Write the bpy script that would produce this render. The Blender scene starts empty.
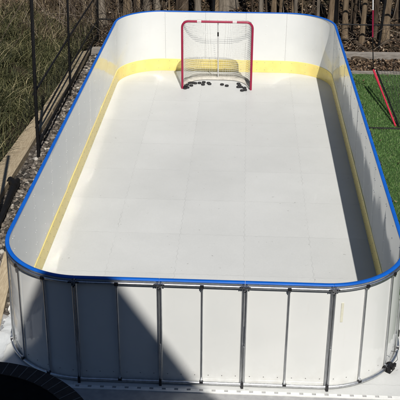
import bpy, math, random
import numpy as np
from mathutils import Vector, Matrix, noise

random.seed(7); rng = np.random.default_rng(7)
SC = bpy.context.scene
COL = SC.collection
PI = math.pi

# ---------------------------------------------------------------- helpers
class MB:
    """collects faces and links them as ONE mesh object"""
    def __init__(s): s.v = []; s.f = []; s.m = []
    def add(s, vs, fs, mi=0):
        b = len(s.v); s.v += [tuple(p) for p in vs]
        s.f += [tuple(i + b for i in f) for f in fs]; s.m += [mi] * len(fs)
    def box(s, lo, hi, mi=0):
        (a, b, c), (d, e, f) = lo, hi
        s.add([(a,b,c),(d,b,c),(d,e,c),(a,e,c),(a,b,f),(d,b,f),(d,e,f),(a,e,f)],
              [(0,3,2,1),(4,5,6,7),(0,1,5,4),(1,2,6,5),(2,3,7,6),(3,0,4,7)], mi)
    def obox(s, c, ax, ay, az, h, mi=0):
        """box with centre c, axes and half sizes h"""
        c = Vector(c); A = [Vector(ax)*h[0], Vector(ay)*h[1], Vector(az)*h[2]]
        vs = [c + A[0]*i + A[1]*j + A[2]*k for k in (-1,1) for i, j in ((-1,-1),(1,-1),(1,1),(-1,1))]
        s.add(vs, [(0,3,2,1),(4,5,6,7),(0,1,5,4),(1,2,6,5),(2,3,7,6),(3,0,4,7)], mi)
    def tube(s, pts, r, n=10, closed=False, mi=0, caps=True, jitter=0):
        pts = [Vector(p) for p in pts]; N = len(pts)
        rs = r if isinstance(r, (list, tuple)) else [r]*N
        b = len(s.v); up = None
        for i, p in enumerate(pts):
            if closed: t = pts[(i+1) % N] - pts[i-1]
            else: t = pts[min(i+1, N-1)] - pts[max(i-1, 0)]
            t.normalize()
            if up is None:
                up = Vector((0,0,1)) if abs(t.z) < .9 else Vector((1,0,0))
            a = (up - t*up.dot(t)).normalized(); up = a; c = t.cross(a)
            for k in range(n):
                q = 2*PI*k/n; rr = rs[i]*(1 + (random.uniform(-jitter, jitter) if jitter else 0))
                s.v.append(tuple(p + (a*math.cos(q) + c*math.sin(q))*rr))
        M = N if closed else N-1
        for i in range(M):
            j = (i+1) % N
            for k in range(n):
                l = (k+1) % n
                s.f.append((b+i*n+k, b+i*n+l, b+j*n+l, b+j*n+k)); s.m.append(mi)
        if caps and not closed:
            s.f.append(tuple(b+k for k in reversed(range(n)))); s.m.append(mi)
            s.f.append(tuple(b+(N-1)*n+k for k in range(n))); s.m.append(mi)
    def build(s, name, mats, parent=None, smooth=True, ang=40, loc=None):
        me = bpy.data.meshes.new(name); me.from_pydata(s.v, [], s.f)
        for m in (mats if isinstance(mats, (list, tuple)) else [mats]): me.materials.append(m)
        me.polygons.foreach_set('material_index', s.m)
        if smooth:
            me.polygons.foreach_set('use_smooth', [True]*len(s.f)); me.update()
            me.set_sharp_from_angle(angle=math.radians(ang))
        me.update()
        o = bpy.data.objects.new(name, me); COL.objects.link(o)
        if parent: o.parent = parent
        if loc: o.location = loc
        return o

def np_mesh(name, V, F, mat, mi=None, parent=None):
    """V (n,3), F (m,k) numpy -> one object"""
    me = bpy.data.meshes.new(name); k = F.shape[1]
    me.vertices.add(len(V)); me.vertices.foreach_set('co', V.astype(np.float32).ravel())
    me.loops.add(F.size); me.loops.foreach_set('vertex_index', F.astype(np.int32).ravel())
    me.polygons.add(len(F)); me.polygons.foreach_set('loop_start', np.arange(0, F.size, k, dtype=np.int32))
    for m in (mat if isinstance(mat, list) else [mat]): me.materials.append(m)
    if mi is not None: me.polygons.foreach_set('material_index', mi.astype(np.int32))
    me.update(calc_edges=True)
    o = bpy.data.objects.new(name, me); COL.objects.link(o)
    if parent: o.parent = parent
    return o

def tag(o, label=None, cat=None, group=None, kind=None):
    if label: o['label'] = label
    if cat: o['category'] = cat
    if group: o['group'] = group
    if kind: o['kind'] = kind
    return o

def thing(name, label, cat, loc=(0,0,0), group=None):
    o = bpy.data.objects.new(name, None); COL.objects.link(o)
    o.location = loc; o.empty_display_size = .1
    return tag(o, label, cat, group)

def setloc(root):
    """children built in world space are moved into the local space of their thing"""
    bpy.context.view_layer.update()
    off = root.location.copy()
    for c in root.children:
        c.data.transform(Matrix.Translation(-off))
        for d in c.children: d.data.transform(Matrix.Translation(-off))

# ---------------------------------------------------------------- materials
class NT:
    def __init__(s, name):
        s.m = bpy.data.materials.new(name); s.m.use_nodes = True
        s.t = s.m.node_tree; s.b = s.t.nodes['Principled BSDF']; s.out = s.t.nodes['Material Output']
        s.tc = None
    def n(s, typ, **kw):
        x = s.t.nodes.new(typ)
        for k, v in kw.items(): setattr(x, k, v)
        return x
    def l(s, a, b): s.t.links.new(a, b)
    def co(s, scale=None):
        if s.tc is None: s.tc = s.n('ShaderNodeTexCoord')
        o = s.tc.outputs['Object']
        if scale:
            mp = s.n('ShaderNodeMapping'); mp.inputs['Scale'].default_value = scale; s.l(o, mp.inputs['Vector']); o = mp.outputs[0]
        return o
    def noise(s, sc, det=4, rough=.6, stretch=None, dist=0):
        x = s.n('ShaderNodeTexNoise'); x.inputs['Scale'].default_value = sc; x.inputs['Detail'].default_value = det
        x.inputs['Roughness'].default_value = rough; x.inputs['Distortion'].default_value = dist
        s.l(s.co(stretch), x.inputs['Vector']); return x.outputs['Fac']
    def ramp(s, fac, stops):
        r = s.n('ShaderNodeValToRGB'); e = r.color_ramp.elements
        while len(e) > 1: e.remove(e[-1])
        e[0].position = stops[0][0]; e[0].color = (*stops[0][1], 1)
        for p, c in stops[1:]:
            k = e.new(p); k.color = (*c, 1)
        s.l(fac, r.inputs[0]); return r.outputs[0]
    def math(s, op, a, b=None, c=None):
        x = s.n('ShaderNodeMath', operation=op)
        for i, v in enumerate((a, b, c)):
            if v is None: continue
            if isinstance(v, (int, float)): x.inputs[i].default_value = v
            else: s.l(v, x.inputs[i])
        return x.outputs[0]
    def mix(s, fac, a, b, typ='MIX'):
        x = s.n('ShaderNodeMix', data_type='RGBA', blend_type=typ)
        for i, v in ((0, fac), (6, a), (7, b)):
            if isinstance(v, (int, float)): x.inputs[i].default_value = v
            elif isinstance(v, tuple): x.inputs[i].default_value = (*v, 1)
            else: s.l(v, x.inputs[i])
        return x.outputs[2]
    def bump(s, h, strength=.3, dist=.01):
        x = s.n('ShaderNodeBump'); x.inputs['Strength'].default_value = strength; x.inputs['Distance'].default_value = dist
        s.l(h, x.inputs['Height']); s.l(x.outputs[0], s.b.inputs['Normal'])
    def set(s, color=None, rough=.5, metal=0, spec=.5):
        if color is not None:
            if isinstance(color, tuple): s.b.inputs['Base Color'].default_value = (*color, 1)
            else: s.l(color, s.b.inputs['Base Color'])
        if isinstance(rough, (int, float)): s.b.inputs['Roughness'].default_value = rough
        else: s.l(rough, s.b.inputs['Roughness'])
        s.b.inputs['Metallic'].default_value = metal; s.b.inputs['Specular IOR Level'].default_value = spec
        return s.m

def noisy(name, c1, c2, sc=8, rough=.6, metal=0, bump=0, bd=.01, spec=.4, stretch=None, det=5):
    t = NT(name); f = t.noise(sc, det, .62, stretch)
    col = t.ramp(f, [(.3, c1), (.7, c2)])
    if bump: t.bump(f, bump, bd)
    return t.set(col, rough, metal, spec)

def rnd_island(name, stops, rough=.7, spec=.3, trans=0):
    t = NT(name); g = t.n('ShaderNodeNewGeometry')
    c = t.ramp(g.outputs['Random Per Island'], stops)
    m = t.set(c, rough, 0, spec)
    return m

M = {}
# white plastic boards: faint smears, scuffs
t = NT('white_plastic_board')
a = t.noise(1.3, 5, .6); b = t.noise(26, 3, .55, (1, 1, .12))
c = t.ramp(a, [(.3, (.635,.65,.638)), (.7, (.685,.695,.68))])
c = t.mix(t.math('MULTIPLY', t.ramp(b, [(.62, (0,0,0)), (.78, (1,1,1))]), .22), c, (.60,.60,.57))
t.bump(t.noise(2.2, 2, .5), .06, .02)
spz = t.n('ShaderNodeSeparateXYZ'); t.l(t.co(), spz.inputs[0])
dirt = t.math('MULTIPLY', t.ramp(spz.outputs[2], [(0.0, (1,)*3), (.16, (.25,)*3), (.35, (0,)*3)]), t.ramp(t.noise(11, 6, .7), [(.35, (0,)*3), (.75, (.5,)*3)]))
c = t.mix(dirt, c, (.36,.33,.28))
scf = t.ramp(t.noise(7, 5, .8, (1, 1, 3.2), 2.5), [(.70, (0,)*3), (.76, (1,)*3)])
c = t.mix(t.math('MULTIPLY', scf, .16), c, (.30,.30,.30))
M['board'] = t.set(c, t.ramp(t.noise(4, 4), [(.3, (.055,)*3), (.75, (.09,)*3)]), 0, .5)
# rink tiles: faint wavy puzzle seams
t = NT('rink_tile_plastic')
sep = t.n('ShaderNodeSeparateXYZ'); t.l(t.co(), sep.inputs[0]); X, Y = sep.outputs[0], sep.outputs[1]
def seam(p, q, off, period, amp, freq, w):
    freq = freq*.72
    sq = t.math('MULTIPLY', t.math('SINE', t.math('MULTIPLY', q, freq)), 3.0)
    sq = t.math('MULTIPLY', t.math('MAXIMUM', t.math('MINIMUM', sq, 1.0), -1.0), amp)
    u = t.math('ADD', t.math('ADD', p, -off + period*20 + period*.5), sq)
    d = t.math('ABSOLUTE', t.math('ADD', t.math('MODULO', u, period), -period*.5))
    return t.math('SUBTRACT', 1.0, t.math('SMOOTH_MIN', t.math('DIVIDE', d, w), 1.0, .2))
s1 = seam(X, Y, .374, .735, .0055, 2*PI/.085, .006)
s2 = seam(Y, X, 11.533, .8725, .0035, 2*PI/.085, .007)
sm = t.math('MAXIMUM', t.math('MAXIMUM', s1, s2), 0.0)
brk = t.ramp(t.noise(5, 3), [(.38, (.12,)*3), (.62, (.55,)*3)])
def cell(p, off, period): return t.math('FLOOR', t.math('DIVIDE', t.math('ADD', p, -off + period*20), period))
cmb = t.n('ShaderNodeCombineXYZ'); t.l(cell(X, .374, .735), cmb.inputs[0]); t.l(cell(Y, 11.533, .8725), cmb.inputs[1])
wn = t.n('ShaderNodeTexWhiteNoise', noise_dimensions='2D'); t.l(cmb.outputs[0], wn.inputs['Vector'])
a = t.ramp(t.noise(.8, 6, .65), [(.3, (.50,.51,.498)), (.7, (.56,.57,.558))])
a = t.mix(1.0, a, t.ramp(wn.outputs['Value'], [(0, (.955,)*3), (1, (1.0,)*3)]), 'MULTIPLY')
fine = t.ramp(t.noise(60, 3, .6), [(.25, (.93,)*3), (.75, (1.0,)*3)])
a = t.mix(1.0, a, fine, 'MULTIPLY')
scr = t.ramp(t.noise(3.0, 8, .75, (1, .25, 1), 1.5), [(.60, (0,0,0)), (.72, (1,1,1))])
a = t.mix(t.math('MULTIPLY', scr, .18), a, (.68,.68,.66))
spots = t.ramp(t.noise(22, 2, .4), [(.755, (0,0,0)), (.775, (1,1,1))])
a = t.mix(t.math('MULTIPLY', spots, .55), a, (.25,.25,.24))
a = t.mix(t.math('MULTIPLY', sm, brk), a, (.30,.305,.30))
t.bump(t.noise(9, 3, .5), .05, .01)
M['tile'] = t.set(a, t.ramp(t.noise(2, 4), [(.3, (.36,)*3), (.7, (.5,)*3)]), 0, .45)
M['tile_edge'] = noisy('tile_edge_plastic', (.62,.63,.61), (.72,.72,.7), 20, .45)
M['yellow'] = noisy('yellow_kickplate_plastic', (.72,.58,.18), (.80,.66,.23), 6, .3, bump=.05)
M['blue'] = noisy('blue_cap_plastic', (.003,.085,.41), (.005,.11,.50), 5, .38)
M['galv'] = noisy('galvanised_steel', (.46,.47,.48), (.66,.67,.68), 40, .40, 1.0, .03, stretch=(1,1,.3))
M['bolt'] = noisy('dark_bolt_steel', (.02,.02,.022), (.05,.05,.055), 60, .4, .6)
M['screw'] = noisy('white_screw_head', (.62,.62,.61), (.7,.7,.69), 30, .35)
M['screw_dark'] = noisy('dull_screw_steel', (.16,.16,.16), (.25,.25,.25), 30, .5, .3)
M['tape'] = noisy('old_cream_tape', (.60,.585,.46), (.66,.65,.54), 30, .6)
M['red'] = noisy('crimson_enamel', (.24,.010,.040), (.31,.014,.052), 14, .35)
M['redstrap'] = noisy('red_webbing', (.40,.018,.040), (.52,.035,.065), 60, .6)
M['cord'] = noisy('white_net_cord', (.42,.42,.40), (.60,.60,.57), 30, .8)
M['offwhite'] = noisy('offwhite_canvas', (.34,.325,.285), (.56,.54,.48), 14, .8, bump=.2)
M['whitetube'] = noisy('white_enamel_tube', (.66,.66,.65), (.76,.76,.75), 20, .4)
M['black'] = noisy('black_powder_coat', (.004,.004,.0045), (.010,.010,.011), 30, .55, spec=.25)
M['puck'] = noisy('black_rubber', (.010,.010,.011), (.022,.022,.024), 60, .6)
M['bnet'] = noisy('black_twine', (.01,.01,.011), (.03,.03,.03), 60, .8)
M['darkwood'] = noisy('dark_stained_boards', (.020,.012,.008), (.045,.028,.018), 9, .8, bump=.2, stretch=(3,3,1))
M['lightgap'] = noisy('pale_joint_line', (.10,.085,.07), (.16,.135,.11), 30, .7)
M['glassblack'] = noisy('dark_table_inset', (.005,.005,.005), (.014,.012,.010), 14, .95, spec=.05)
M['timber'] = noisy('weathered_tan_timber', (.30,.235,.15), (.48,.40,.275), 7, .8, bump=.35, stretch=(9,1.2,9))
M['greytimber'] = noisy('weathered_grey_timber', (.13,.115,.10), (.30,.275,.245), 6, .85, bump=.4, stretch=(1.2,9,9))
M['siding'] = noisy('dark_grey_siding', (.06,.065,.07), (.085,.09,.095), 4, .7, bump=.1)
M['roofing'] = noisy('charcoal_shingles', (.035,.035,.037), (.07,.07,.072), 22, .9, bump=.4)
M['trimwhite'] = noisy('white_painted_trim', (.70,.70,.69), (.78,.78,.77), 8, .5)
M['window'] = noisy('dark_window_glass', (.02,.025,.03), (.03,.035,.04), 2, .05, spec=.8)
M['fabric'] = noisy('grey_ground_cloth', (.24,.245,.25), (.36,.36,.36), 10, .9, bump=.3)

def soil():
    t = NT('forest_soil')
    a = t.noise(2.2, 10, .7); b = t.noise(28, 8, .75)
    c = t.ramp(b, [(.28, (.010,.007,.005)), (.5, (.050,.034,.022)), (.64, (.10,.070,.045)), (.8, (.20,.155,.105))])
    c = t.mix(t.ramp(a, [(.4, (0,0,0)), (.65, (1,1,1))]), c, t.mix(.5, c, (.05,.045,.022)))
    t.bump(b, .9, .04)
    return t.set(c, .95, 0, .2)
M['soil'] = soil()
t = NT('gravel_bed'); v = t.n('ShaderNodeTexVoronoi'); v.inputs['Scale'].default_value = 30; t.l(t.co(), v.inputs['Vector'])
t.bump(v.outputs['Distance'], .8, .02)
M['gravelbed'] = t.set(t.ramp(v.outputs['Color'], [(.1, (.05,.042,.035)), (.6, (.14,.12,.1)), (.95, (.3,.27,.23))]), .9)
M['turfbase'] = noisy('turf_backing', (.018,.042,.010), (.034,.075,.020), 30, .95)
M['stones'] = rnd_island('river_stones', [(0, (.02,.019,.017)), (.4, (.065,.056,.047)), (.7, (.135,.115,.095)), (.92, (.25,.225,.19)), (1, (.42,.40,.36))], .75)
M['turf'] = rnd_island('turf_blades', [(0, (.035,.085,.018)), (.5, (.075,.170,.036)), (.85, (.13,.24,.065)), (1, (.32,.36,.18))], .6)
M['weeds'] = rnd_island('long_grass_blades', [(0, (.012,.014,.005)), (.45, (.042,.047,.017)), (.76, (.092,.092,.035)), (.92, (.18,.165,.08)), (1, (.38,.32,.19))], .7)
M['straw'] = rnd_island('dry_straw_blades', [(0, (.03,.021,.011)), (.4, (.10,.073,.042)), (.8, (.23,.18,.11)), (1, (.40,.33,.22))], .8)
M['leaves'] = rnd_island('dead_leaves', [(0, (.015,.010,.006)), (.4, (.052,.032,.019)), (.7, (.115,.072,.042)), (.92, (.22,.155,.095)), (1, (.42,.35,.27))], .75)
M['twigs'] = rnd_island('dead_twigs', [(0, (.018,.013,.010)), (.55, (.075,.056,.042)), (.85, (.18,.145,.11)), (1, (.34,.29,.23))], .85)

def bark(name, dark, mid, light):
    t = NT(name)
    a = t.noise(14, 8, .7, (1, 1, .16)); b = t.noise(3, 4, .6)
    c = t.ramp(a, [(.3, dark), (.52, mid), (.75, light)])
    c = t.mix(t.ramp(b, [(.45, (0,0,0)), (.7, (.5,)*3)]), c, tuple(x*.55 for x in mid))
    t.bump(a, .9, .03)
    return t.set(c, .95, 0, .2)
M['bark_pale'] = bark('pale_grey_bark', (.07,.058,.045), (.19,.162,.128), (.33,.29,.235))
M['bark_tan'] = bark('tan_brown_bark', (.06,.042,.027), (.19,.14,.09), (.32,.245,.16))
M['bark_brown'] = bark('dark_brown_bark', (.018,.013,.010), (.075,.055,.038), (.14,.105,.075))

def netting_mat(name, cell, w, col, axes=(0, 2)):
    """see-through woven mesh: opaque twine on a regular grid"""
    t = NT(name); sep = t.n('ShaderNodeSeparateXYZ'); t.l(t.co(), sep.inputs[0])
    ds = []
    for i in axes:
        f = t.math('FRACT', t.math('DIVIDE', t.math('ADD', sep.outputs[i], 50.0), cell))
        ds.append(t.math('LESS_THAN', f, w/cell))
    fac = t.math('MAXIMUM', ds[0], ds[1])
    tr = t.n('ShaderNodeBsdfTransparent'); mx = t.n('ShaderNodeMixShader')
    t.set(col, .8); t.l(fac, mx.inputs[0]); t.l(tr.outputs[0], mx.inputs[1]); t.l(t.b.outputs[0], mx.inputs[2])
    t.l(mx.outputs[0], t.out.inputs['Surface'])
    return t.m
M['fencenet'] = netting_mat('black_fence_mesh', .022, .0026, (.012,.012,.012), (1, 2))
M['sportnet'] = netting_mat('black_sport_mesh', .045, .0048, (.012,.013,.012), (0, 1))

# clear crumpled plastic
t = NT('clear_plastic_sheet'); t.set((.75,.8,.85), .12, 0, .6); t.b.inputs['Alpha'].default_value = .30
t.bump(t.noise(14, 5), .6, .03); M['clear'] = t.m

# ---------------------------------------------------------------- camera, sun, sky
cx, ch, cf, pit, yaw, rol = 0.2962, 4.9462, 889.7769, 0.4653, 0.0484, 0.0054
cp, sp, cy_, sy_ = math.cos(pit), math.sin(pit), math.cos(yaw), math.sin(yaw)
F = Vector((-sy_*cp, cy_*cp, -sp)); R = Vector((cy_, sy_, 0)); U = R.cross(F)
R, U = R*math.cos(rol) + U*math.sin(rol), U*math.cos(rol) - R*math.sin(rol)
cam = bpy.data.objects.new('camera', bpy.data.cameras.new('camera')); COL.objects.link(cam)
cam.matrix_world = Matrix(((R.x, U.x, -F.x, cx), (R.y, U.y, -F.y, 0), (R.z, U.z, -F.z, ch), (0,0,0,1)))
cam.data.sensor_width = 36; cam.data.lens = cf/400*36; cam.data.clip_start = .05; cam.data.clip_end = 500
SC.camera = cam
CAM = Vector((cx, 0, ch))
def ray(u, v): return F + R*((u-200)/cf) - U*((v-200)/cf)
def on_z(u, v, z=0.0):
    d = ray(u, v); return CAM + d*((z-ch)/d.z)
def on_y(u, v, y):
    d = ray(u, v); return CAM + d*(y/d.y)

SUN = Vector((.18, -.82, 1.0)).normalized()
sun = bpy.data.objects.new('sun', bpy.data.lights.new('sun', 'SUN')); COL.objects.link(sun)
sun.data.energy = 5.0; sun.data.angle = math.radians(.53); sun.data.color = (1, .953, .885)
sun.rotation_euler = SUN.to_track_quat('Z', 'Y').to_euler(); sun.location = (2, -6, 14)
w = bpy.data.worlds.new('World'); SC.world = w; w.use_nodes = True
nt = w.node_tree; bg = nt.nodes['Background']
sky = nt.nodes.new('ShaderNodeTexSky'); sky.sky_type = 'NISHITA'; sky.sun_disc = False
sky.sun_elevation = math.asin(SUN.z); sky.sun_rotation = math.atan2(SUN.x, SUN.y)
sky.air_density = 1.0; sky.dust_density = .3; sky.ozone_density = 7.0
nt.links.new(sky.outputs[0], bg.inputs[0]); bg.inputs[1].default_value = .05
vs = SC.view_settings; vs.view_transform = 'Standard'; vs.look = 'None'; vs.gamma = 1; vs.use_curve_mapping = False; vs.exposure = .08
SC.display_settings.display_device = 'sRGB'

# ---------------------------------------------------------------- terrain
def terrain(x, y):
    z = 0.0
    if y > 16.5: z += .16*(y-16.5) * min(1, (y-16.5)/2)
    if x < -2.95: z += .22*(-2.95-x)*min(1, max(0, (y-6)/3)) * min(1, (-2.95-x)/.6)
    if y > 15.9 or x < -2.9:
        k = min(1, max(y-15.9, -2.9-x)/.6)
        z += k*(.10*noise.noise((x*.9, y*.9, 0)) + .05*noise.noise((x*3, y*3, 5)))
    return z
xs = np.concatenate([np.linspace(-70, -8, 24), np.linspace(-7.8, 6, 140), np.linspace(6.4, 70, 24)])
ys = np.concatenate([np.linspace(-50, 5, 24), np.linspace(5.5, 26, 170), np.linspace(27, 120, 30)])
V = np.array([(x, y, terrain(x, y) - .004) for y in ys for x in xs])
nx_, ny_ = len(xs), len(ys)
Fq = np.array([(j*nx_+i, j*nx_+i+1, (j+1)*nx_+i+1, (j+1)*nx_+i) for j in range(ny_-1) for i in range(nx_-1)])
tag(np_mesh('ground', V, Fq, M['soil']), 'brown woodland soil under everything', 'ground', kind='structure')

def sheet(name, poly, z, mat, label, cat, grid=None):
    b = MB(); b.add([(x, y, z) for x, y in poly], [tuple(range(len(poly)))])
    return tag(b.build(name, mat, smooth=False), label, cat, kind='structure')
sheet('gravel_path', [(-2.62,5.2),(-1.80,5.2),(-1.80,16.2),(-2.62,16.2)], .004, M['gravelbed'], 'stony gravel strip along the left side of the rink', 'path')
sheet('turf_base', [(1.80,4.5),(9,4.5),(9,14.84),(1.80,14.84)], .004, M['turfbase'], 'green artificial lawn to the right of the rink', 'lawn')
# ground cloth in front of the rink, slightly wrinkled
gx, gy = 60, 24
V = np.array([(-2.4 + 5.2*i/gx, 3.6 + 2.75*j/gy, .006 + .006*(1 + noise.noise((i*.35, j*.5, 3)))) for j in range(gy+1) for i in range(gx+1)])
Fq = np.array([(j*(gx+1)+i, j*(gx+1)+i+1, (j+1)*(gx+1)+i+1, (j+1)*(gx+1)+i) for j in range(gy) for i in range(gx)])
o = np_mesh('ground_cloth', V, Fq, M['fabric']); tag(o, 'grey ground cloth spread in front of the rink boards', 'ground cloth', kind='structure')

# ---------------------------------------------------------------- rink outline
W, L, Y0, RC, H = 3.5924, 8.589, 6.2104, .7716, 1.07
hw = W/2 - RC; hl = L - 2*RC; arc = RC*PI/2
YB = Y0 + RC; YT = Y0 + L - RC
PER = 4*hw + 2*hl + 4*arc
def pt(s):
    """arc length from the middle of the front, counter-clockwise -> base point and outward normal"""
    s %= PER
    segs = [('l', hw, (0, Y0), (1,0), (0,-1)), ('a', arc, (hw, YB), -90), ('l', hl, (W/2, YB), (0,1), (1,0)), ('a', arc, (hw, YT), 0),
            ('l', 2*hw, (hw, Y0+L), (-1,0), (0,1)), ('a', arc, (-hw, YT), 90), ('l', hl, (-W/2, YT), (0,-1), (-1,0)), ('a', arc, (-hw, YB), 180), ('l', hw, (-hw, Y0), (1,0), (0,-1))]
    for g in segs:
        if s <= g[1]:
            if g[0] == 'l': return g[2][0]+g[3][0]*s, g[2][1]+g[3][1]*s, g[4][0], g[4][1]
            a = math.radians(g[3]) + s/RC; return g[2][0]+RC*math.cos(a), g[2][1]+RC*math.sin(a), math.cos(a), math.sin(a)
        s -= g[1]
    return 0, Y0, 0, -1
def P(s, d, z):
    bx, by, nx, ny = pt(s)
    lean = (.032*nx*nx + .018*ny*ny) * (1 - z/H)
    return Vector((bx + nx*(d+lean), by + ny*(d+lean), z))
def frame_at(s):
    bx, by, nx, ny = pt(s); return Vector((-ny, nx, 0)), Vector((nx, ny, 0))   # tangent, normal
def stations(s0, s1, step=.05):
    n = max(1, int(math.ceil((s1-s0)/step))); return [s0 + (s1-s0)*i/n for i in range(n+1)]

# unit joints (double posts) all round
S1 = hw + arc; S2 = S1 + hl; S3 = S2 + arc; S4 = S3 + 2*hw; S5 = S4 + arc; S6 = S5 + hl
joints = [.37, 1.10] + [S1 + .06 + (hl-.12)*i/8 for i in range(9)] + [S3 + .0 + 2*hw*i/3 for i in range(4)] + \
         [S5 + .06 + (hl-.12)*i/8 for i in range(9)] + [PER - 1.05, PER - .34]

sheet_z = .010
# rink floor: one sheet of tiles with a toothed edge
b = MB()
fx0, fx1, fy0, fy1 = -1.93, 1.94, 6.150, 14.95
b.box((fx0, fy0, .002), (fx1, fy1, .022)); b.box((fx0, fy0-.043, .002), (fx1, fy0-.0245, .0205), 1)
tooth = .108
x = fx0 + .02
while x < fx1 - .08:
    b.box((x, fy0-.024, .002), (x+.074, fy0, .021), 1); x += tooth
y = fy0 + .05
while y < fy1 - .1:
    b.box((fx1, y, .002), (fx1+.024, y+.062, .021), 1); b.box((fx0-.024, y, .002), (fx0, y+.062, .021), 1); y += tooth
FLOOR = b.build('rink_floor', [M['tile'], M['tile_edge']], smooth=False)
tag(FLOOR, 'pale grey synthetic ice floor of interlocking tiles inside the boards', 'rink floor', kind='structure')
FZ = .022

rink = thing('rink_boards', 'white hockey rink boards with a blue cap rail, yellow kickplate and steel posts', 'rink boards', (0, Y0 + L/2, 0))
DI, DO = -.044, -.034            # panel inner / outer face
KX = [random.uniform(-1,1) for _ in range(40)]; KZ = [random.uniform(-1,1) for _ in range(40)]
def wave(s, z, k):
    e = min(1, max(0, min(s-J[k], J[k+1]-s))/.05); return e*wave0(s, z, k)
def wave0(s, z, k): return .004*KX[k]*(s-(J[k]+J[k+1])/2) + .005*KZ[k]*(z-H/2) + .0034*noise.noise((s*1.6 + k*3.7, z*2.2, 1.0)) + .0005*noise.noise((s*5, z*4 + k, 7))
J = joints + [joints[0] + PER]
def screw(b, p, n, r=.0062, h=.0028, mi=1):
    n = Vector(n); t = Vector((-n.y, n.x, 0)); up = Vector((0,0,1)); k = 8
    vs = [p + (t*math.cos(2*PI*i/k) + up*math.sin(2*PI*i/k))*r for i in range(k)] + [p + n*h + (t*math.cos(2*PI*i/k) + up*math.sin(2*PI*i/k))*r*.55 for i in range(k)]
    b.add(vs, [tuple(range(k, 2*k))] + [(i, (i+1) % k, k+(i+1) % k, k+i) for i in range(k)], mi)
for q in range(len(J)-1):
    s0, s1 = J[q]+.0012, J[q+1]-.0012; st = stations(s0, s1, .045); zs = [FZ+.002 + (H-.012-FZ-.002)*i/12 for i in range(13)]
    b = MB(); n, m = len(st), len(zs)
    vin = [P(s, DI + wave(s, z, q), z) for s in st for z in zs]
    vout = [P(s, DO + wave(s, z, q), z) for s in st for z in zs]
    fs = []
    for i in range(n-1):
        for j in range(m-1):
            fs.append((i*m+j, i*m+j+1, (i+1)*m+j+1, (i+1)*m+j))
            o_ = n*m; fs.append((o_+i*m+j, o_+(i+1)*m+j, o_+(i+1)*m+j+1, o_+i*m+j+1))
    o_ = n*m
    for j in range(m-1):
        fs.append((j, o_+j, o_+j+1, j+1)); e = (n-1)*m; fs.append((e+j, e+j+1, o_+e+j+1, o_+e+j))
    for i in range(n-1):
        a_, c_ = i*m, (i+1)*m; fs.append((a_, c_, o_+c_, o_+a_)); fs.append((a_+m-1, o_+a_+m-1, o_+c_+m-1, c_+m-1))
    b.add(vin + vout, fs)
    mid = (s0+s1)/2
    cols = [s0+.022, s1-.022] + ([mid] if s1-s0 < 1 else [s0+.33, s1-.33])
    for s in cols:
        _, nn = frame_at(s)
        for z in (.30, .42, .56, .70, .84, .97):
            screw(b, P(s, DI-.0003+wave(s, z, q), z), -nn, mi=1)
    k = 6 if s1-s0 < 1 else 10
    for i in range(k):
        s = s0 + (s1-s0)*(i+.5)/k; _, nn = frame_at(s)
        screw(b, P(s, DO+.0003+wave(s, .115, q), .115), nn, r=.005, h=.003, mi=2)
    if q == len(J)-2+0: pass
    pn = b.build('panel', [M['board'], M['screw'], M['screw_dark']], rink, ang=30)
    if q == 1:
        tp = MB(); ss = 1.19; tt, nn = frame_at(ss)
        tp.obox(P(ss, DO+.003, .79), tt, (0,0,1), nn, (.011, .095, .001)); tp.build('tape_strip', M['tape'], pn, smooth=False)
    # blue cap length over this unit
    b = MB(); st = stations(J[q]+.001, J[q+1]-.001, .04)
    prof = [(-.047, H-.012), (-.047, H-.002), (-.044, H+.001), (-.014, H+.001), (-.010, H-.003), (-.010, H-.010), (-.013, H-.010), (-.015, H-.007)]
    K = len(prof); vs = [P(s, d, z) for s in st for d, z in prof]
    fs = [(i*K+k, (i+1)*K+k, (i+1)*K+(k+1) % K, i*K+(k+1) % K) for i in range(len(st)-1) for k in range(K)]
    fs += [tuple(range(K)), tuple((len(st)-1)*K + k for k in reversed(range(K)))]
    b.add(vs, fs); b.build('cap_rail', M['blue'], rink, ang=50)
# yellow kickplate ring
b = MB(); st = stations(0, PER, .04)[:-1]; prof = [(DI-.0095, FZ+.001), (DI-.0095, .232), (DI-.0075, .236), (DI+.0045, .236), (DI+.0045, FZ+.001)]
K = len(prof); N = len(st)
b.add([P(s, d, z) for s in st for d, z in prof], [((i)*K+k, i*K+k+1, ((i+1) % N)*K+k+1, ((i+1) % N)*K+k) for i in range(N) for k in range(K-1)])
for q in range(len(J)-1):
    k = 5
    for i in range(k):
        s = J[q] + (J[q+1]-J[q])*(i+.5)/k; _, nn = frame_at(s)
        for z in (.07, .2): screw(b, P(s, DI-.0097, z), -nn, r=.005, h=.003, mi=1)
b.build('kickplate', [M['yellow'], M['screw_dark']], rink, ang=40)
# tubular rails
for nm, d, z, r in (('bottom_rail', -.012, .046, .0165), ('top_rail', -.017, H-.045, .0135)):
    b = MB(); b.tube([P(s, d, z) for s in stations(0, PER, .05)[:-1]], r, 12, True); b.build(nm, M['galv'], rink, ang=60)
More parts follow.
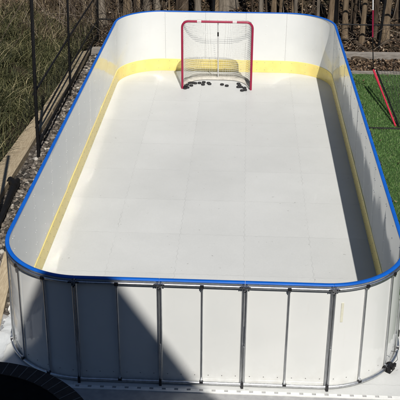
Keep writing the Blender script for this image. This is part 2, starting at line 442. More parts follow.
# posts
def bracket(parent, s, z, flip):
    b = MB(); t_, n_ = frame_at(s); c = P(s, .002, z); up = Vector((0,0,1))*flip
    b.obox(c + up*.012, t_, (0,0,1), n_, (.034, .008, .004))
    b.obox(c - up*.010, t_, (0,0,1), n_, (.017, .016, .004))
    for dx, dz in ((-.040,.013),(-.024,.013),(.024,.013),(.040,.013),(-.010,-.004),(.010,-.014),(0,-.028)):
        p = c + t_*dx + up*dz + n_*.004
        b.obox(p, t_, (0,0,1), n_, (.0052, .0052, .006), 1)
    b.build('bracket', [M['galv'], M['bolt']], parent, smooth=False)
def elbow(parent, s, z, flip):
    b = MB(); t_, n_ = frame_at(s); c = P(s, -.006, z)
    b.obox(c, t_, (0,0,1), n_, (.016, .012, .011)); b.obox(c - Vector((0,0,1))*flip*.016, t_, (0,0,1), n_, (.010, .010, .010), 1)
    b.build('fitting', [M['bolt'], M['galv']], parent, smooth=False)
for s in joints:
    b = MB()
    for dx in (-.0115, .0115):
        t_, _ = frame_at(s)
        b.tube([P(s, -.019, z) + t_*dx for z in (.03, .3, .6, .9, H-.025)], .0105, 10)
    t_, n_ = frame_at(s)
    post = b.build('double_post', M['galv'], rink, ang=50)
    bracket(post, s, H-.048, 1)
    lev = MB(); lev.tube([P(s, .004, .45)+t_*.004, P(s, .007, .30)+t_*.006, P(s, .010, .012)+t_*.006], .006, 8)
    lev.obox(P(s, .012, .055), t_, (0,0,1), n_, (.011, .032, .010), 1)
    lev.build('levelling_foot', [M['galv'], M['bolt']], post, ang=50)
for q in range(len(J)-1):
    s0, s1 = J[q], J[q+1]
    for s in ([(s0+s1)/2] if s1-s0 < 1 else [s0+.30, s0+.63, s0+.96]):
        b = MB(); b.tube([P(s, -.021, z) for z in (.045, .35, .7, H-.04)], .0088, 10)
        po = b.build('post', M['galv'], rink, ang=50)
        elbow(po, s, .060, -1); elbow(po, s, H-.046, 1)
setloc(rink)

# black ratchet strap on the right front corner
sA = hw + arc*.60
st = thing('ratchet_strap', 'black ratchet strap bundled on the steel rail at the right front corner', 'strap', tuple(P(sA, 0, 0)))
t_, n_ = frame_at(sA); c = P(sA, .03, .055)
b = MB(); b.obox(c, t_, (0,0,1), n_, (.045, .026, .018)); b.obox(c + n_*.016 + Vector((0,0,.024)), t_, (0,0,1), n_, (.030, .014, .012))
b.obox(c + t_*.05 + Vector((0,0,-.006)), t_, (0,0,1), n_, (.028, .020, .012)); b.build('buckle', M['black'], st, smooth=False)
b = MB()
for k in range(5):
    q0 = c + t_*(.02*k-.04)
    b.tube([q0 + n_*(-.03 + .03*math.cos(a)) + Vector((0,0,.028*math.sin(a))) + t_*.006*math.sin(a*3+k) for a in np.linspace(0, 2*PI, 13)], .0065, 6)
b.build('webbing', M['black'], st)
b = MB(); b.tube([c + Vector((0,0,.02)), c + t_*.05 + n_*.03 + Vector((0,0,.08)), c + t_*.03 + n_*.02 + Vector((0,0,.17)), c - t_*.04 + Vector((0,0,.21))], .0022, 6); b.build('loose_wire', M['black'], st)
for k in range(4): pass
b = MB()
for dx, dz in ((-.03,.005), (.005,.008), (.04,-.003)): b.obox(c + t_*dx + n_*.0195 + Vector((0,0,dz)), t_, (0,0,1), n_, (.005, .005, .003))
b.build('rivet', M['screw'], st, smooth=False)
setloc(st)

# ---------------------------------------------------------------- goal
GX0, GX1, GY, GH = -.675, .446, 13.857, 1.165
goal = thing('hockey_goal', 'red framed hockey goal with white netting standing on the rink floor', 'goal', ((GX0+GX1)/2, GY, FZ))
b = MB(); r = .0185; rc = .10; zt = GH - .02
path = [(GX0, GY, FZ), (GX0, GY, .5), (GX0, GY, zt-rc)]
path += [(GX0+rc-rc*math.cos(a), GY, zt-rc+rc*math.sin(a)) for a in np.linspace(0, PI/2, 8)[1:]]
path += [((GX0+GX1)/2, GY, zt)]
path += [(GX1-rc+rc*math.sin(a), GY, zt-rc+rc*math.cos(a)) for a in np.linspace(0, PI/2, 8)]
path += [(GX1, GY, .5), (GX1, GY, FZ)]
b.tube(path, r, 14); b.build('goal_frame', M['red'], goal, ang=60)
gm = (GX0+GX1)/2; gh = (GX1-GX0)/2
def base_curve(u):      # u 0..1 round the back, on the floor
    a = PI*(1-u); e = .62
    return Vector((gm + gh*math.copysign(abs(math.cos(a))**e, math.cos(a)), GY + .52*abs(math.sin(a))**.8, FZ + .018))
def top_curve(u):
    a = PI*(1-u); e = .42
    return Vector((gm + (gh-.02-.06*abs(math.sin(a)))*math.copysign(abs(math.cos(a))**e, math.cos(a)) - .0, GY + .21*abs(math.sin(a))**.5, zt - .012 - .006*abs(math.sin(a))))
b = MB(); b.tube([base_curve(u) for u in np.linspace(0, 1, 60)], .016, 10); b.build('base_frame', M['whitetube'], goal, ang=60)
b = MB()
tc_ = top_curve(.5); bc_ = base_curve(.5)
sp0, sp1 = Vector((gm+.01, GY+.004, zt)), Vector((gm+.01, bc_.y, FZ+.02)); b.tube([sp0, sp0.lerp(sp1, .5), sp1], .0105, 10)
cs = b.build('centre_support', M['whitetube'], goal, ang=60)
b = MB(); b.tube([sp0.lerp(sp1, .17), sp0.lerp(sp1, .24)], .0125, 10); b.build('black_grip', M['black'], cs)
# net strands
b = MB(); NU, NV = 66, 30
def netS(u, v):
    A_, B_ = top_curve(u), base_curve(u); p = A_.lerp(B_, v)
    s_ = math.sin(PI*v)*.03*(1 + .5*noise.noise((u*6, v*4, 2))); 
    p.y += s_*math.sin(PI*u); p.z += .012*noise.noise((u*9, v*3, 8)); p.x += .006*noise.noise((u*5, v*9, 3)); return p
for j in range(NV+1): b.tube([netS(u, j/NV) for u in np.linspace(0, 1, 67)], .0021, 3, caps=False)
for i in range(NU+1): b.tube([netS(i/NU, v) for v in np.linspace(0, 1, 16)], .0018, 3, caps=False)
for i in range(1, NU):          # roof of the net
    q0 = top_curve(i/NU); b.tube([(q0.x, GY, zt), ((q0.x), (GY+q0.y)/2, zt-.022), tuple(q0)], .0015, 3, caps=False)
for k in (.25, .5, .75, 1.0):
    b.tube([Vector((top_curve(u).x, GY, zt)).lerp(top_curve(u), k) - Vector((0,0,.02*math.sin(PI*k))) for u in np.linspace(.02, .98, 40)], .0016, 3, caps=False)
b.build('netting', M['cord'], goal)
# canvas skirt over the base
b = MB(); n = 64; rows = []
for i in range(n+1):
    u = i/n; p = base_curve(u); c_ = Vector((gm, GY+.12, p.z)); out = (p - c_); out.z = 0; out.normalize()
    hgt = .085 + .03*noise.noise((u*7, 1, 4)); w_ = .012*noise.noise((u*14, 3, 1))
    inn = .055*abs(math.sin(PI*u))**.4 + .02*noise.noise((u*11, 9, 2))
    rows.append([p - out*(inn+.02) + Vector((0,0,-.008)), p - out*(.03+w_) + Vector((0,0,.022)), p + out*.019 + Vector((0,0,.02)), p - out*(.014-w_) + Vector((0,0,hgt))])
vs = [v for rw in rows for v in rw]
b.add(vs, [(i*4+k, (i+1)*4+k, (i+1)*4+k+1, i*4+k+1) for i in range(n) for k in range(3)])
b.build('canvas_skirt', M['offwhite'], goal, ang=60)
for px in (199.2, 234.8):
    xx = on_y(px, 21, GY).x
    b = MB(); b.tube([(xx-.032, GY, zt), (xx+.032, GY, zt)], r+.0015, 14)
    lb = b.build('white_sticker', M['whitetube'], goal, ang=60)
    b = MB()
    for k in range(5): b.obox((xx-.022+.011*k, GY-.0185, zt+.010), (1,0,0), (0,-.45,-.9), (0,-.9,.45), (.0032, .006, .0012))
    b.build('sticker_mark', M['red'], lb, smooth=False)
setloc(goal)

# pucks
def puck_mesh():
    b = MB(); k = 20; rr, hh = .0325, .0225; e = .003
    prof = [(0, 0), (rr-e, 0), (rr, e), (rr, hh-e), (rr-e, hh), (0, hh)]
    vs = [(p*math.cos(2*PI*i/k), p*math.sin(2*PI*i/k), z) for i in range(k) for p, z in prof[1:-1]]
    fs = [(i*4+j, ((i+1) % k)*4+j, ((i+1) % k)*4+j+1, i*4+j+1) for i in range(k) for j in range(3)]
    fs += [tuple(i*4 for i in reversed(range(k))), tuple(i*4+3 for i in range(k))]
    b.add(vs, fs); return b
pk0 = puck_mesh().build('puck', M['puck'], ang=50); first = [True]
GP = 'black pucks scattered in front of and inside the goal'
def puck(zx, zy, label, dz=0, tilt=0):
    o = pk0 if first[0] else pk0.copy()
    if not first[0]: COL.objects.link(o)
    first[0] = False
    p = on_z(165 + zx/4, 10 + zy/4, FZ + dz + .01)
    o.location = (p.x, p.y, FZ + .0005 + dz); o.rotation_euler = (tilt, tilt*.5, random.random()*6)
    tag(o, label, 'puck', GP)
L1 = 'black puck in the heap touching the left goal post'
for zx, zy in ((80,313),(90,310),(79,301),(89,299),(72,307)): puck(zx, zy, L1)
puck(83, 303, 'black puck lying on top of the heap by the left goal post', .024)
puck(97, 292, 'leftmost puck of the close row of four right of the left post heap')
puck(105, 291, 'second puck from the left in the close row of four behind the left post')
puck(113, 292, 'third puck from the left in the close row of four behind the left post')
puck(121, 293, 'rightmost puck of the close row of four behind the left goal post')
puck(105, 302, 'lone puck lying just in front of the close row of four')
puck(138, 292, 'lone puck between the close row of four and the group of three')
puck(155, 289, 'rearmost puck of the group of three left of the centre bar'); puck(152, 298, 'front puck of the group of three left of the centre bar')
puck(174, 292, 'left puck of the touching pair nearest the left of the centre bar'); puck(178, 296, 'right puck of the touching pair nearest the left of the centre bar')
puck(228, 298, 'left puck of the spaced pair right of the centre bar'); puck(247, 303, 'right puck of the spaced pair right of the centre bar')
puck(294, 295, 'rearmost puck of the four by the right side net'); puck(298, 301, 'middle puck of the four by the right side net')
puck(293, 308, 'left front puck of the four by the right side net'); puck(304, 308, 'right front puck of the four by the right side net')
puck(318, 312, 'rear puck of the three nearest the right goal post'); puck(320, 320, 'right front puck of the three nearest the right goal post'); puck(308, 322, 'left front puck of the three nearest the right goal post')

# ---------------------------------------------------------------- black rail fence with mesh
FX, FYB = -2.45, 16.33
fence = thing('mesh_fence', 'black post and rail fence with fine mesh left of the rink', 'fence', (FX, 12, 0))
for y in (8.75, 11.0, 13.4, FYB):
    b = MB(); b.tube([(FX, y, -.1), (FX+.04, y, 1.2), (FX+.09, y+.02, 2.6)], .023 if y < 12 else .017, 10); b.build('fence_post', M['black'], fence)
for z in (.2, .45, .92):
    b = MB(); b.tube([(FX, y, z + .012*math.sin(y)) for y in np.linspace(11.0, FYB, 14)], .014, 8); b.build('fence_rail', M['black'], fence)
b = MB(); b.add([(FX-.02, 6.2, .02), (FX-.02, FYB, .02), (FX-.02, FYB, .92), (FX-.02, 11, .92), (FX-.02, 6.2, .5)], [(0,1,2,3,4)]); b.build('mesh_panel', M['fencenet'], fence, smooth=False)
setloc(fence)
fence = thing('rail_fence', 'black post and rail fence running across behind the rink', 'fence', (0, FYB, 0))
for x in (-.3, 2.83, 5.6):
    b = MB(); b.tube([(x, FYB, -.1), (x+.06, FYB, 1.2), (x+.12, FYB, 2.6)], .026, 10); b.build('fence_post', M['black'], fence)
for z in (.47, 1.06):
    b = MB(); b.tube([(x, FYB, z + .01*math.sin(x*2)) for x in np.linspace(FX+.03, 7, 14)], .014, 8); b.build('fence_rail', M['black'], fence)
setloc(fence)

rn = MB(); pr = [on_z(u, v, .07) for u, v in ((-6, 234), (3, 213), (10, 196), (15, 184), (18, 180))]  # black lumps modelled where the gravel only lies in shade
rn.tube(pr, [.03, .035, .04, .06, .03], 12, jitter=.16)
rn.tube([on_z(16, 186, .1), on_z(11, 180, .1), on_z(8, 183, .06)], [.04, .045, .03], 10, jitter=.2)
tag(rn.build('shade_roll', M['black'], ang=60), 'black lumpy shape put in for shade on the gravel by the left timber', 'shade shape')
plank0 = [tuple(on_z(11, 256).xy), tuple(on_z(-8, 335).xy)]
# timber edging
def plank(name, a, c, w0, w1, z0, z1, mat, label):
    b = MB(); a = Vector((*a, 0)); c = Vector((*c, 0)); t_ = (c-a).normalized(); n_ = Vector((-t_.y, t_.x, 0)); n = 24; vs = []
    for i in range(n+1):
        p = a.lerp(c, i/n); ww = (w0 + (w1-w0)*i/n)/2; dz = .006*noise.noise((p.x*2, p.y*2, 6))
        vs += [p+n_*ww+Vector((0,0,z0)), p+n_*ww+Vector((0,0,z1+dz)), p-n_*ww+Vector((0,0,z1+dz)), p-n_*ww+Vector((0,0,z0))]
    fs = [(i*4+k, (i+1)*4+k, (i+1)*4+(k+1) % 4, i*4+(k+1) % 4) for i in range(n) for k in range(4)] + [(0,1,2,3), (n*4+3, n*4+2, n*4+1, n*4)]
    b.add(vs, fs); return tag(b.build(name, mat, ang=50), label, 'timber')
plank('timber_edging', (-2.72, 5.6), (-2.80, 9.55), .34, .36, -.02, .07, M['timber'], 'tan timber edging board nearest the camera, left of the gravel')
plank('timber_edging', (-2.78, 9.58), (-2.66, 12.55), .30, .20, -.02, .09, M['timber'], 'tan timber edging board beside the fence, between long grass and gravel')
plank('timber_edging', (-2.645, 12.58), (-2.56, 15.55), .17, .15, -.02, .10, M['timber'], 'narrow tan timber edging board farthest along the gravel strip')
plank('timber_edging', plank0[0], plank0[1], .13, .15, .0, .06, M['timber'], 'short tan board lying on the gravel by the near left rink corner')
plank('timber_edging', (-2.5, 15.66), (6.5, 15.70), .12, .12, -.02, .13, M['greytimber'], 'weathered grey timber edging lying across behind the rink')
plank('lawn_edging', (1.95, 14.87), (6.5, 14.90), .035, .035, -.02, .05, M['greytimber'], 'thin grey edging strip along the back of the green lawn')

# ---------------------------------------------------------------- sports net on the lawn
A0 = on_z(395.5, 126, .02); A1 = Vector((2.41, 13.88, .40))
sn = thing('practice_net', 'black practice net with a red side bar standing on the green lawn', 'practice net', tuple(A0))
b = MB(); b.tube([A0.lerp(A1, k) for k in np.linspace(0, 1, 8)], [.015, .015, .014, .014, .014, .016, .023, .015], 10); b.build('side_bar', M['redstrap'], sn)
b = MB(); b.tube([A0 + Vector((.05,-.03,-.005)), A0.lerp(A1, .5) + Vector((.055,0,-.01)), A1 + Vector((.05,0,-.01))], .013, 8); b.build('black_tube', M['black'], sn)
b = MB(); b.tube([(2.17, 12.32, .02), (2.6, 12.31, .02), (4.2, 12.28, .02)], .016, 8); b.build('base_bar', M['black'], sn)
top = on_y(373.2, -30, 13.75); m1 = on_y(372.6, 37, 13.83); m2 = on_y(373, 10, 13.79)
b = MB(); b.tube([A1, m1], .008, 8); b.build('lower_cord', M['black'], sn)
b = MB(); b.tube([m1, m2], .013, 8); b.build('red_sleeve', M['red'], sn)
b = MB(); b.tube([m2, top], .010, 8); b.build('upper_cord', M['whitetube'], sn)
b = MB(); nn = 14; vs = []
for i in range(nn+1):
    for j in range(nn+1):
        u, v = i/nn, j/nn
        p = A0.lerp(A1, v) + Vector((.06 + 1.6*u, .02, 0)); p.z += .16*u + .05*math.sin(PI*u)*math.sin(PI*v) - .02; vs.append(p)
b.add(vs, [(i*(nn+1)+j, i*(nn+1)+j+1, (i+1)*(nn+1)+j+1, (i+1)*(nn+1)+j) for i in range(nn) for j in range(nn)])
b.build('netting', M['sportnet'], sn)
setloc(sn)

# ---------------------------------------------------------------- round dark table, bottom left
TC = Vector((-1.60, 4.50, 0)); TZ = .74
tb = thing('round_table', 'round dark brown table edged with radial boards in the house shade', 'table', tuple(TC))
b = MB(); k = 76; ri, ro = .855, 1.0
for i in range(k):
    a0, a1 = 2*PI*i/k + .004, 2*PI*(i+1)/k - .004
    q_ = [(rr*math.cos(a), rr*math.sin(a)) for rr, a in ((ri, a0), (ro, a0), (ro, a1), (ri, a1))]
    b.add([(TC.x+x, TC.y+y, z) for z in (TZ-.03, TZ) for x, y in q_], [(0,3,2,1),(4,5,6,7),(0,1,5,4),(1,2,6,5),(2,3,7,6),(3,0,4,7)])
b.build('rim_boards', M['darkwood'], tb, smooth=False)
b = MB(); kk = 96
b.add([(TC.x+rr*math.cos(2*PI*i/kk), TC.y+rr*math.sin(2*PI*i/kk), TZ-.012) for rr in (.85, .985) for i in range(kk)], [(i, kk+i, kk+(i+1) % kk, (i+1) % kk) for i in range(kk)])
for i in range(k):
    a = 2*PI*i/k; e = Vector((math.cos(a), math.sin(a), 0)); b.obox(TC + e*.928 + Vector((0,0,TZ-.002)), e, (-e.y, e.x, 0), (0,0,1), (.070, .0035, .004))
b.build('joint_strip', M['lightgap'], tb, smooth=False)
b = MB()
b.add([(TC.x+.852*math.cos(2*PI*i/kk), TC.y+.852*math.sin(2*PI*i/kk), z) for z in (TZ-.04, TZ-.006) for i in range(kk)], [tuple(range(kk, 2*kk)), tuple(reversed(range(kk)))] + [(i, (i+1) % kk, kk+(i+1) % kk, kk+i) for i in range(kk)])
b.build('table_top', M['glassblack'], tb, ang=40)
for a in (.6, 2.2, 3.75, 5.3):
    b = MB(); b.tube([(TC.x+.7*math.cos(a), TC.y+.7*math.sin(a), 0), (TC.x+.62*math.cos(a), TC.y+.62*math.sin(a), TZ-.04)], .035, 10); b.build('leg', M['black'], tb)
setloc(tb)

# crumpled clear plastic on the ground by the left front corner
b = MB(); n = 26; vs = []
for i in range(n+1):
    for j in range(n+1):
        x, y = -2.22 + .42*i/n, 6.42 + .72*j/n
        vs.append((x + .03*noise.noise((i*.4, j*.4, 2)), y + .03*noise.noise((i*.4, j*.4, 9)), .05 + .035*noise.noise((x*4, y*9, 0)) + .012*abs(noise.noise((x*14, y*11, 0)))))
b.add(vs, [(i*(n+1)+j, (i+1)*(n+1)+j, (i+1)*(n+1)+j+1, i*(n+1)+j+1) for i in range(n) for j in range(n)])
tag(b.build('plastic_sheet', M['clear'], ang=180), 'crumpled clear plastic sheet beside the left front corner of the rink', 'plastic sheet')

# ---------------------------------------------------------------- house behind the camera (its gable throws the shade)
AP = Vector((-1.055, 6.2, 1.68)) + Vector((.18, -.82, 1))*8.5
hs = thing('house', 'dark grey house whose pointed gable shades the front boards', 'house', (AP.x, AP.y-.4, 0))
yw = AP.y - .28
b = MB(); xl, xr, ze = AP.x-2.1, AP.x+2.55, 4.65
zl = AP.z - .16 - 1.9*(2.1); zr = AP.z - .16 - 1.58*2.55
pts = [(xl, 0), (xr, 0), (xr, zr), (AP.x, AP.z-.16), (xl, zl)]
b.add([(x, yw, z) for x, z in pts] + [(x, yw-7, z) for x, z in pts], [(0,1,2,3,4), (9,8,7,6,5)] + [(i, i+5, (i+1) % 5+5, (i+1) % 5) for i in range(5)])
b.build('gable_wall', M['siding'], hs, smooth=False)
b = MB(); b.box((-9, yw-7, 0), (xl-.003, yw-.05, 6.1)); b.build('sky_block_wing', M['siding'], hs, smooth=False)  # unseen wings either side of the gable, added to block more sky
b = MB(); b.box((xr+.003, yw-7, 0), (10, yw-.05, 6.1)); b.build('sky_block_wing', M['siding'], hs, smooth=False)
for sgn, sl, ext in ((-1, 1.9, 2.3), (1, 1.58, 2.75)):
    b = MB(); x1 = AP.x + sgn*ext; z1 = AP.z - sl*ext; th = .14
    b.add([(AP.x, AP.y, AP.z), (x1, AP.y, z1), (x1, AP.y-7.6, z1), (AP.x, AP.y-7.6, AP.z), (AP.x, AP.y, AP.z-th), (x1, AP.y, z1-th), (x1, AP.y-7.6, z1-th), (AP.x, AP.y-7.6, AP.z-th)],
          [(0,1,2,3) if sgn > 0 else (3,2,1,0), (4,7,6,5), (0,4,5,1), (2,6,7,3), (1,5,6,2), (0,3,7,4)])
    b.build('roof', M['roofing'], hs, smooth=False)
for x0, x1 in ((-9.3, xl-.25), (xr+.25, 10.3)):  # roofs of the added wings, also there to block sky
    b = MB(); b.add([(x0, yw+.1, 6.103), (x1, yw+.1, 6.103), (x1, yw-3.5, 8.6), (x0, yw-3.5, 8.6), (x0, yw-7.3, 6.103), (x1, yw-7.3, 6.103)], [(0,1,2,3), (3,2,5,4), (0,4,5,1), (0,3,4), (1,5,2)])
    b.build('roof', M['roofing'], hs, smooth=False)
for x, z in ((-5.5,1.1),(-3.4,1.1),(4.6,1.1),(6.8,1.1),(-.7,1.1),(1.5,1.1)):
    yy = yw if xl < x < xr else yw-.05
    b = MB(); b.box((x-.5, yy+.003, z), (x+.5, yy+.03, z+1.4)); fr = b.build('window', M['trimwhite'], hs, smooth=False)
    b = MB(); b.box((x-.42, yy+.031, z+.08), (x+.42, yy+.036, z+1.32)); b.build('pane', M['window'], fr, smooth=False)
setloc(hs)

# ---------------------------------------------------------------- trees
GT = 'bare trees in the woods behind the rink'
def tree(u, wpx, Y, tone, label, lean=0.0, hgt=None):
    g = on_y(u, 5, Y); x0 = g.x; dist = (g-CAM).length; r = max(.014, wpx*.42*dist/cf)
    z0 = terrain(x0, Y); hgt = hgt or random.uniform(5.5, 8) * min(1, .55 + r*4)
    o = thing('tree', label, 'tree', (x0, Y, z0), GT); m = M['bark_'+tone]
    b = MB(); n = 16; pts, rs = [], []
    sd = random.random()*50
    for i in range(n+1):
        k = i/n; z = -.15 + (hgt*.62+.15)*k
        pts.append((lean*(z-1.1) + r*.9*noise.noise((sd, z*.8, 0)), .12*noise.noise((sd+9, z*.5, 0)), z))
        rs.append(r*(1.25 - .5*k + .45*math.exp(-max(z, 0)*5)) * (1 + .07*noise.noise((sd, z*2.5, 4))))
    b.tube(pts, rs, 12, jitter=.035); b.build('trunk', m, o, ang=80)
    b = MB(); tipp = Vector(pts[-1])
    def limb(p, d, l, rr, dep):
        q = [p]; dd = d.normalized(); k = 4
        for i in range(k):
            dd = (dd + Vector((random.uniform(-.22,.22), random.uniform(-.22,.22), random.uniform(-.05,.2)))).normalized(); q.append(q[-1] + dd*l/k)
        b.tube(q, [rr*(1-.7*i/k) for i in range(k+1)], 5 if dep < 2 else 3, caps=False)
        if dep < 3:
            for i in range(3 if dep else 4):
                j = random.randint(1, k); e = Vector((random.uniform(-1,1), random.uniform(-1,1), random.uniform(.1,.9)))
                limb(q[j], dd*.6 + e, l*random.uniform(.4,.65), rr*.45, dep+1)
    limb(tipp, Vector((0,0,1)), hgt*.38, rs[-1], 0)
    for i in range(3):
        j = random.randint(9, n); e = Vector((random.uniform(-1,1), random.uniform(-1,1), .6)); limb(Vector(pts[j]), e, hgt*.25, rs[j]*.5, 1)
    b.build('crown', m, o, ang=80)
    return o
T = [ # px centre, px width, distance, tone, label
 (51, 15, 18.2, 'tan', 'broad mottled tan tree trunk standing in dry grass between the two left fence posts'),
 (14, 6, 18.6, 'tan', 'leftmost tan tree trunk rising from the long dry grass'),
 (27, 4, 19.0, 'brown', 'slim brown trunk just left of the nearest tall fence post'),
 (73, 4, 17.6, 'brown', 'slim dark trunk right beside the second tall fence post'),
 (84, 5, 18.4, 'brown', 'dark brown trunk between the second fence post and the left rink corner'),
 (92, 4, 17.2, 'tan', 'slim tan trunk leaning beside the dark thicket at the left'),
 (101, 9, 17.4, 'pale', 'grey brown trunk left of the rounded far left rink corner'),
 (112, 4, 18.8, 'brown', 'thin dark trunk above the far left rink corner'),
 (126, 8, 17.5, 'tan', 'tan trunk just above the curve of the far left rink corner'),
 (138, 5, 18.2, 'tan', 'medium tan trunk left of the paired light trunks behind the rink'),
 (147, 6, 17.2, 'pale', 'pale mottled trunk behind the left end of the back boards'),
 (156, 6, 18.0, 'pale', 'second pale trunk from the left end of the back boards'),
 (169, 2.2, 17.0, 'tan', 'thin tan sapling in the dark gap left of the goal'),
 (182, 9, 18.0, 'brown', 'wide dark brown trunk above the left goal post'),
 (199, 7, 17.2, 'pale', 'pale trunk above the left sticker of the crossbar'),
 (215, 6, 17.8, 'tan', 'tan trunk left of the broadest pale trunk behind the goal'),
 (227, 21, 18.4, 'pale', 'broadest pale grey trunk directly behind the goal'),
 (249, 8, 19.0, 'brown', 'brown trunk above the right goal post'),
 (259.5, 5, 17.0, 'pale', 'straight pale trunk just right of the right goal post'),
 (275, 5, 17.8, 'tan', 'tan trunk above the seam right of the goal'),
 (284, 5, 18.6, 'tan', 'second tan trunk right of the seam above the back boards'),
 (296, 3.6, 16.9, 'pale', 'slender light trunk above the right part of the back boards'),
 (307, 6, 18.6, 'brown', 'dark trunk between the two slender light ones at the right'),
 (318.5, 3.2, 16.9, 'pale', 'slender light sapling above the start of the right rink corner'),
 (334, 10, 17.3, 'tan', 'wide tan trunk above the far right rink corner'),
 (347.5, 6, 16.7, 'tan', 'tan trunk rising just behind the blue rim of the right corner'),
 (355, 3, 17.6, 'brown', 'thin brown trunk right of the far right rink corner'),
 (365, 5, 16.6, 'tan', 'straight tan trunk left of the red sleeve'),
 (377, 5, 17.0, 'brown', 'dark lichened trunk between red sleeve and black fence post'),
 (389, 8, 16.8, 'tan', 'broad tan trunk right of the black fence post'),
 (399, 6, 17.8, 'brown', 'brown trunk at the right edge behind the fence'),
]
for u, wpx, Y, tone, lab in T: tree(u, wpx, Y, tone, lab, random.uniform(-.02, .02))
far = 'thin bare tree deep in the woods, behind the front row of trunks'
for i in range(30):
    u = -10 + 420*(i + random.uniform(.1,.9))/30
    tree(u, random.uniform(1.5, 3.6), random.uniform(16.7, 19.2), random.choice(['brown','brown','tan']), 'slim bare sapling standing among the broader trunks near the fence', random.uniform(-.07,.07))
for i in range(34):
    u = -10 + 420*(i + random.uniform(.1,.9))/34
    tree(u, random.uniform(2, 5.5), random.uniform(19.3, 23.5), random.choice(['brown','brown','tan']), far, random.uniform(-.05,.05))

# fallen logs behind the fence at the right
for (u0, v0), (u1, v1), r, lab in (((352, 38), (372, 52), .05, 'fallen brown log lying under the trunks left of the red sleeve'),
                                  ((344, 54), (366, 58), .055, 'dark fallen log behind the grey timber near the right rink corner'),
                                  ((380, 44), (402, 36), .045, 'fallen log leaning right of the black fence post')):
    a, c = on_z(u0, v0, .08), on_z(u1, v1, .08); b = MB(); n = 8
    b.tube([a.lerp(c, i/n) + Vector((0,0,terrain(*a.lerp(c, i/n).xy) - .04 + .03*noise.noise((i, u0, 0)))) for i in range(n+1)], [r*(1-.04*i) for i in range(n+1)], 10, jitter=.08)
    tag(b.build('fallen_log', M['bark_brown'], ang=80), lab, 'log', 'fallen logs behind the fence')
# leaning pale canes at the far left
for (u0, v0, y0), (u1, v1, y1), lab in (((-4, 50, 15.2), (27, -6, 16.4), 'long pale dead cane leaning across the dry grass at the left edge'),
                                       ((2, 66, 14.6), (22, 34, 15.6), 'shorter pale dead cane leaning in the long green grass'),):
    a, c = on_y(u0, v0, y0), on_y(u1, v1, y1); b = MB()
    b.tube([a, a.lerp(c, .5) + Vector((0,0,.03)), c], [.009, .007, .005], 6); tag(b.build('dead_cane', M['twigs']), lab, 'cane', 'dead canes')

# ---------------------------------------------------------------- scattered stuff
def blades(name, pts, hmin, hmax, wid, lean, mat, label, cat, seg=3):
    n = len(pts); h = rng.uniform(hmin, hmax, n); a = rng.uniform(0, 2*PI, n); ln = rng.uniform(.2, 1, n)*lean*h
    face = a + rng.uniform(-.8, .8, n) + PI/2; dx, dy = np.cos(a), np.sin(a); wx, wy = np.cos(face)*wid/2, np.sin(face)*wid/2
    V = np.zeros((n, seg*2, 3))
    for k in range(seg):
        f = k/(seg-1); w_ = 1 - .85*f
        for sgn, j in ((-1, 0), (1, 1)):
            V[:, k*2+j, 0] = pts[:,0] + dx*ln*f**1.7 + sgn*wx*w_
            V[:, k*2+j, 1] = pts[:,1] + dy*ln*f**1.7 + sgn*wy*w_
            V[:, k*2+j, 2] = pts[:,2] + h*(f - .35*lean*f*f)
    base = (np.arange(n)*seg*2)[:,None]
    Fq = np.concatenate([base + np.array([[2*k, 2*k+1, 2*k+3, 2*k+2]]) for k in range(seg-1)], 0)
    return tag(np_mesh(name, V.reshape(-1,3), Fq, mat), label, cat, kind='stuff')
def ground_pts(n, x0, x1, y0, y1, keep=None, clump=None):
    out = []
    while len(out) < n:
        x, y = random.uniform(x0, x1), random.uniform(y0, y1)
        if keep and not keep(x, y): continue
        if clump and noise.noise((x*clump, y*clump, 3)) < random.uniform(-.6, .45): continue
        out.append((x, y, terrain(x, y)))
    return np.array(out)
pts = np.concatenate([np.stack([rng.uniform(xa, xb, n_), rng.uniform(ya, yb, n_), np.full(n_, .004)], 1) for xa, xb, ya, yb, n_ in ((1.9, 3.5, 8.6, 14.83, 90000), (3.5, 7.5, 6.5, 14.83, 90000), (1.97, 3.5, 4.6, 8.6, 30000), (3.5, 7.5, 4.6, 6.5, 25000))])
blades('lawn_grass', pts, .018, .042, .0045, .7, M['turf'], 'short green blades of the artificial lawn', 'grass')
lf = lambda x, y: x < (-2.95 + (y-9.58)*.057 if y < 12.55 else -2.75 + (y-12.55)*.03)
blades('long_grass', ground_pts(26000, -5.6, -2.6, 9.3, 17.2, lf, 2.2), .14, .46, .013, 1.15, M['weeds'], 'long green and dry grass on the bank left of the fence', 'grass', 4)
blades('dry_grass', ground_pts(7500, -6.2, -2.5, 15.8, 20.5, lambda x, y: x < -2.75 or y > 16.5, 1.6), .15, .55, .010, .9, M['straw'], 'tan dry grass at the edge of the woods on the left', 'grass', 4)

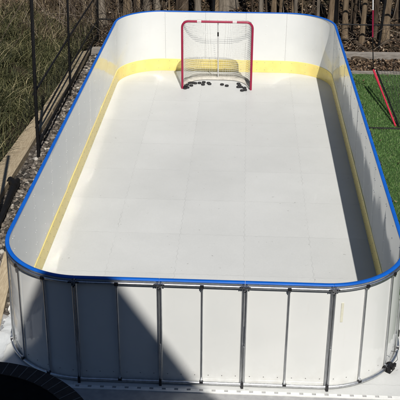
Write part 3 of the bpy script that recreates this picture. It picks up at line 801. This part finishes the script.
def leaf_scatter(n, x0, x1, y0, y1, keep=None, lift=.012, smin=.022, smax=.05):
    p = ground_pts(n, x0, x1, y0, y1, keep); a = rng.uniform(0, 2*PI, n); s = rng.uniform(smin, smax, n)
    t1 = rng.uniform(-.9, .9, n); t2 = rng.uniform(-.9, .9, n); ca, sa = np.cos(a), np.sin(a)
    V = np.zeros((n, 4, 3))
    for j, (u, v) in enumerate(((-1,0),(0,-.55),(1,0),(0,.55))):
        V[:,j,0] = p[:,0] + s*(u*ca - v*sa); V[:,j,1] = p[:,1] + s*(u*sa + v*ca); V[:,j,2] = p[:,2] + lift + rng.uniform(0, .03, n) + s*(u*t1*.6 + v*t2*.6) + s*.4
    return V.reshape(-1,3), np.arange(n*4).reshape(-1,4)
V1, F1 = leaf_scatter(52000, -6, 6, 15.76, 24, smin=.016, smax=.042)
V2, F2 = leaf_scatter(5000, 1.9, 6, 14.9, 15.62, smin=.014, smax=.035); V3, F3 = leaf_scatter(160, -2.6, 3.6, 8, 16, lambda x, y: x > 1.98 and y < 14.8 or x < -1.95, smin=.012, smax=.028)
tag(np_mesh('fallen_leaves', np.concatenate([V1, V2, V3]), np.concatenate([F1, F2+len(V1), F3+len(V1)+len(V2)]), M['leaves']), 'brown fallen leaves covering the ground behind and beside the rink', 'leaves', kind='stuff')
# twigs and brush
b = MB()
def twig(p, l, rr, zmin=-.1, zmax=.7):
    d = Vector((random.uniform(-1,1), random.uniform(-1,1), random.uniform(zmin,zmax))).normalized(); q = [Vector(p)]
    for i in range(4):
        d = (d + Vector((random.uniform(-.3,.3), random.uniform(-.3,.3), random.uniform(-.2,.2)))).normalized(); q.append(q[-1] + d*l/4)
    b.tube(q, [rr, rr*.9, rr*.75, rr*.55, rr*.3], 4, caps=False)
for p in ground_pts(520, -5.5, 5.5, 15.8, 21.5): twig(p, random.uniform(.25, 1.1), random.uniform(.003, .009))
for p in ground_pts(330, -3.4, -1.3, 15.9, 18.8): twig(p, random.uniform(.6, 1.8), random.uniform(.003, .007), .2, 1.6)
for p in ground_pts(70, 1.2, 3.6, 16.0, 18.5): twig(p, random.uniform(.4, 1.2), random.uniform(.003, .008), 0, 1.0)
tag(b.build('brushwood', M['twigs'], ang=80), 'tangle of dead twigs and brush among the tree trunks', 'brushwood', kind='stuff')

# gravel stones
ph = (1+5**.5)/2
iv = np.array([(-1,ph,0),(1,ph,0),(-1,-ph,0),(1,-ph,0),(0,-1,ph),(0,1,ph),(0,-1,-ph),(0,1,-ph),(ph,0,-1),(ph,0,1),(-ph,0,-1),(-ph,0,1)])/math.sqrt(1+ph*ph)
ifc = [(0,11,5),(0,5,1),(0,1,7),(0,7,10),(0,10,11),(1,5,9),(5,11,4),(11,10,2),(10,7,6),(7,1,8),(3,9,4),(3,4,2),(3,2,6),(3,6,8),(3,8,9),(4,9,5),(2,4,11),(6,2,10),(8,6,7),(9,8,1)]
# one subdivision
vl = [tuple(v) for v in iv]; cache = {}; f2 = []
def midp(a, c):
    k = (min(a,c), max(a,c))
    if k not in cache:
        m_ = (np.array(vl[a])+np.array(vl[c]))/2; vl.append(tuple(m_/np.linalg.norm(m_))); cache[k] = len(vl)-1
    return cache[k]
for a, c, d in ifc:
    x, y, z = midp(a,c), midp(c,d), midp(d,a); f2 += [(a,x,z),(c,y,x),(d,z,y),(x,y,z)]
iv = np.array(vl); ifc = np.array(f2)
def stones(n, x0, x1, y0, y1, smin, smax):
    out = []
    for i in range(n):
        s = random.uniform(smin, smax)*random.choice([1,1,.7,1.3]); A = np.array([s, s*random.uniform(.6,1), s*random.uniform(.4,.75)])
        v = iv*(1 + .13*rng.standard_normal((len(iv),1)))*A; q = random.uniform(0, 2*PI); c, s_ = math.cos(q), math.sin(q)
        v = np.stack([v[:,0]*c - v[:,1]*s_, v[:,0]*s_ + v[:,1]*c, v[:,2]], 1)
        out.append(v + np.array([random.uniform(x0,x1), random.uniform(y0,y1), .006 + A[2]*.4]))
    return out
SV = stones(3400, -2.60, -1.93, 6.6, 16.1, .014, .036) + stones(700, 1.95, 4.2, 14.92, 15.6, .01, .022)
n = len(iv); V = np.concatenate(SV); Fs = np.concatenate([ifc + i*n for i in range(len(SV))])
o = np_mesh('gravel_stones', V, Fs, M['stones']); o.data.polygons.foreach_set('use_smooth', [True]*len(Fs))
tag(o, 'loose mixed stones in the gravel strip and the bed behind the lawn', 'gravel', kind='stuff')

SC.cycles.caustics_reflective = True
SC.cycles.blur_glossy = 0.0
SC.cycles.sample_clamp_indirect = 0
SC.cycles.use_denoising = True
SC.cycles.max_bounces = 8
SC.cycles.transparent_max_bounces = 16
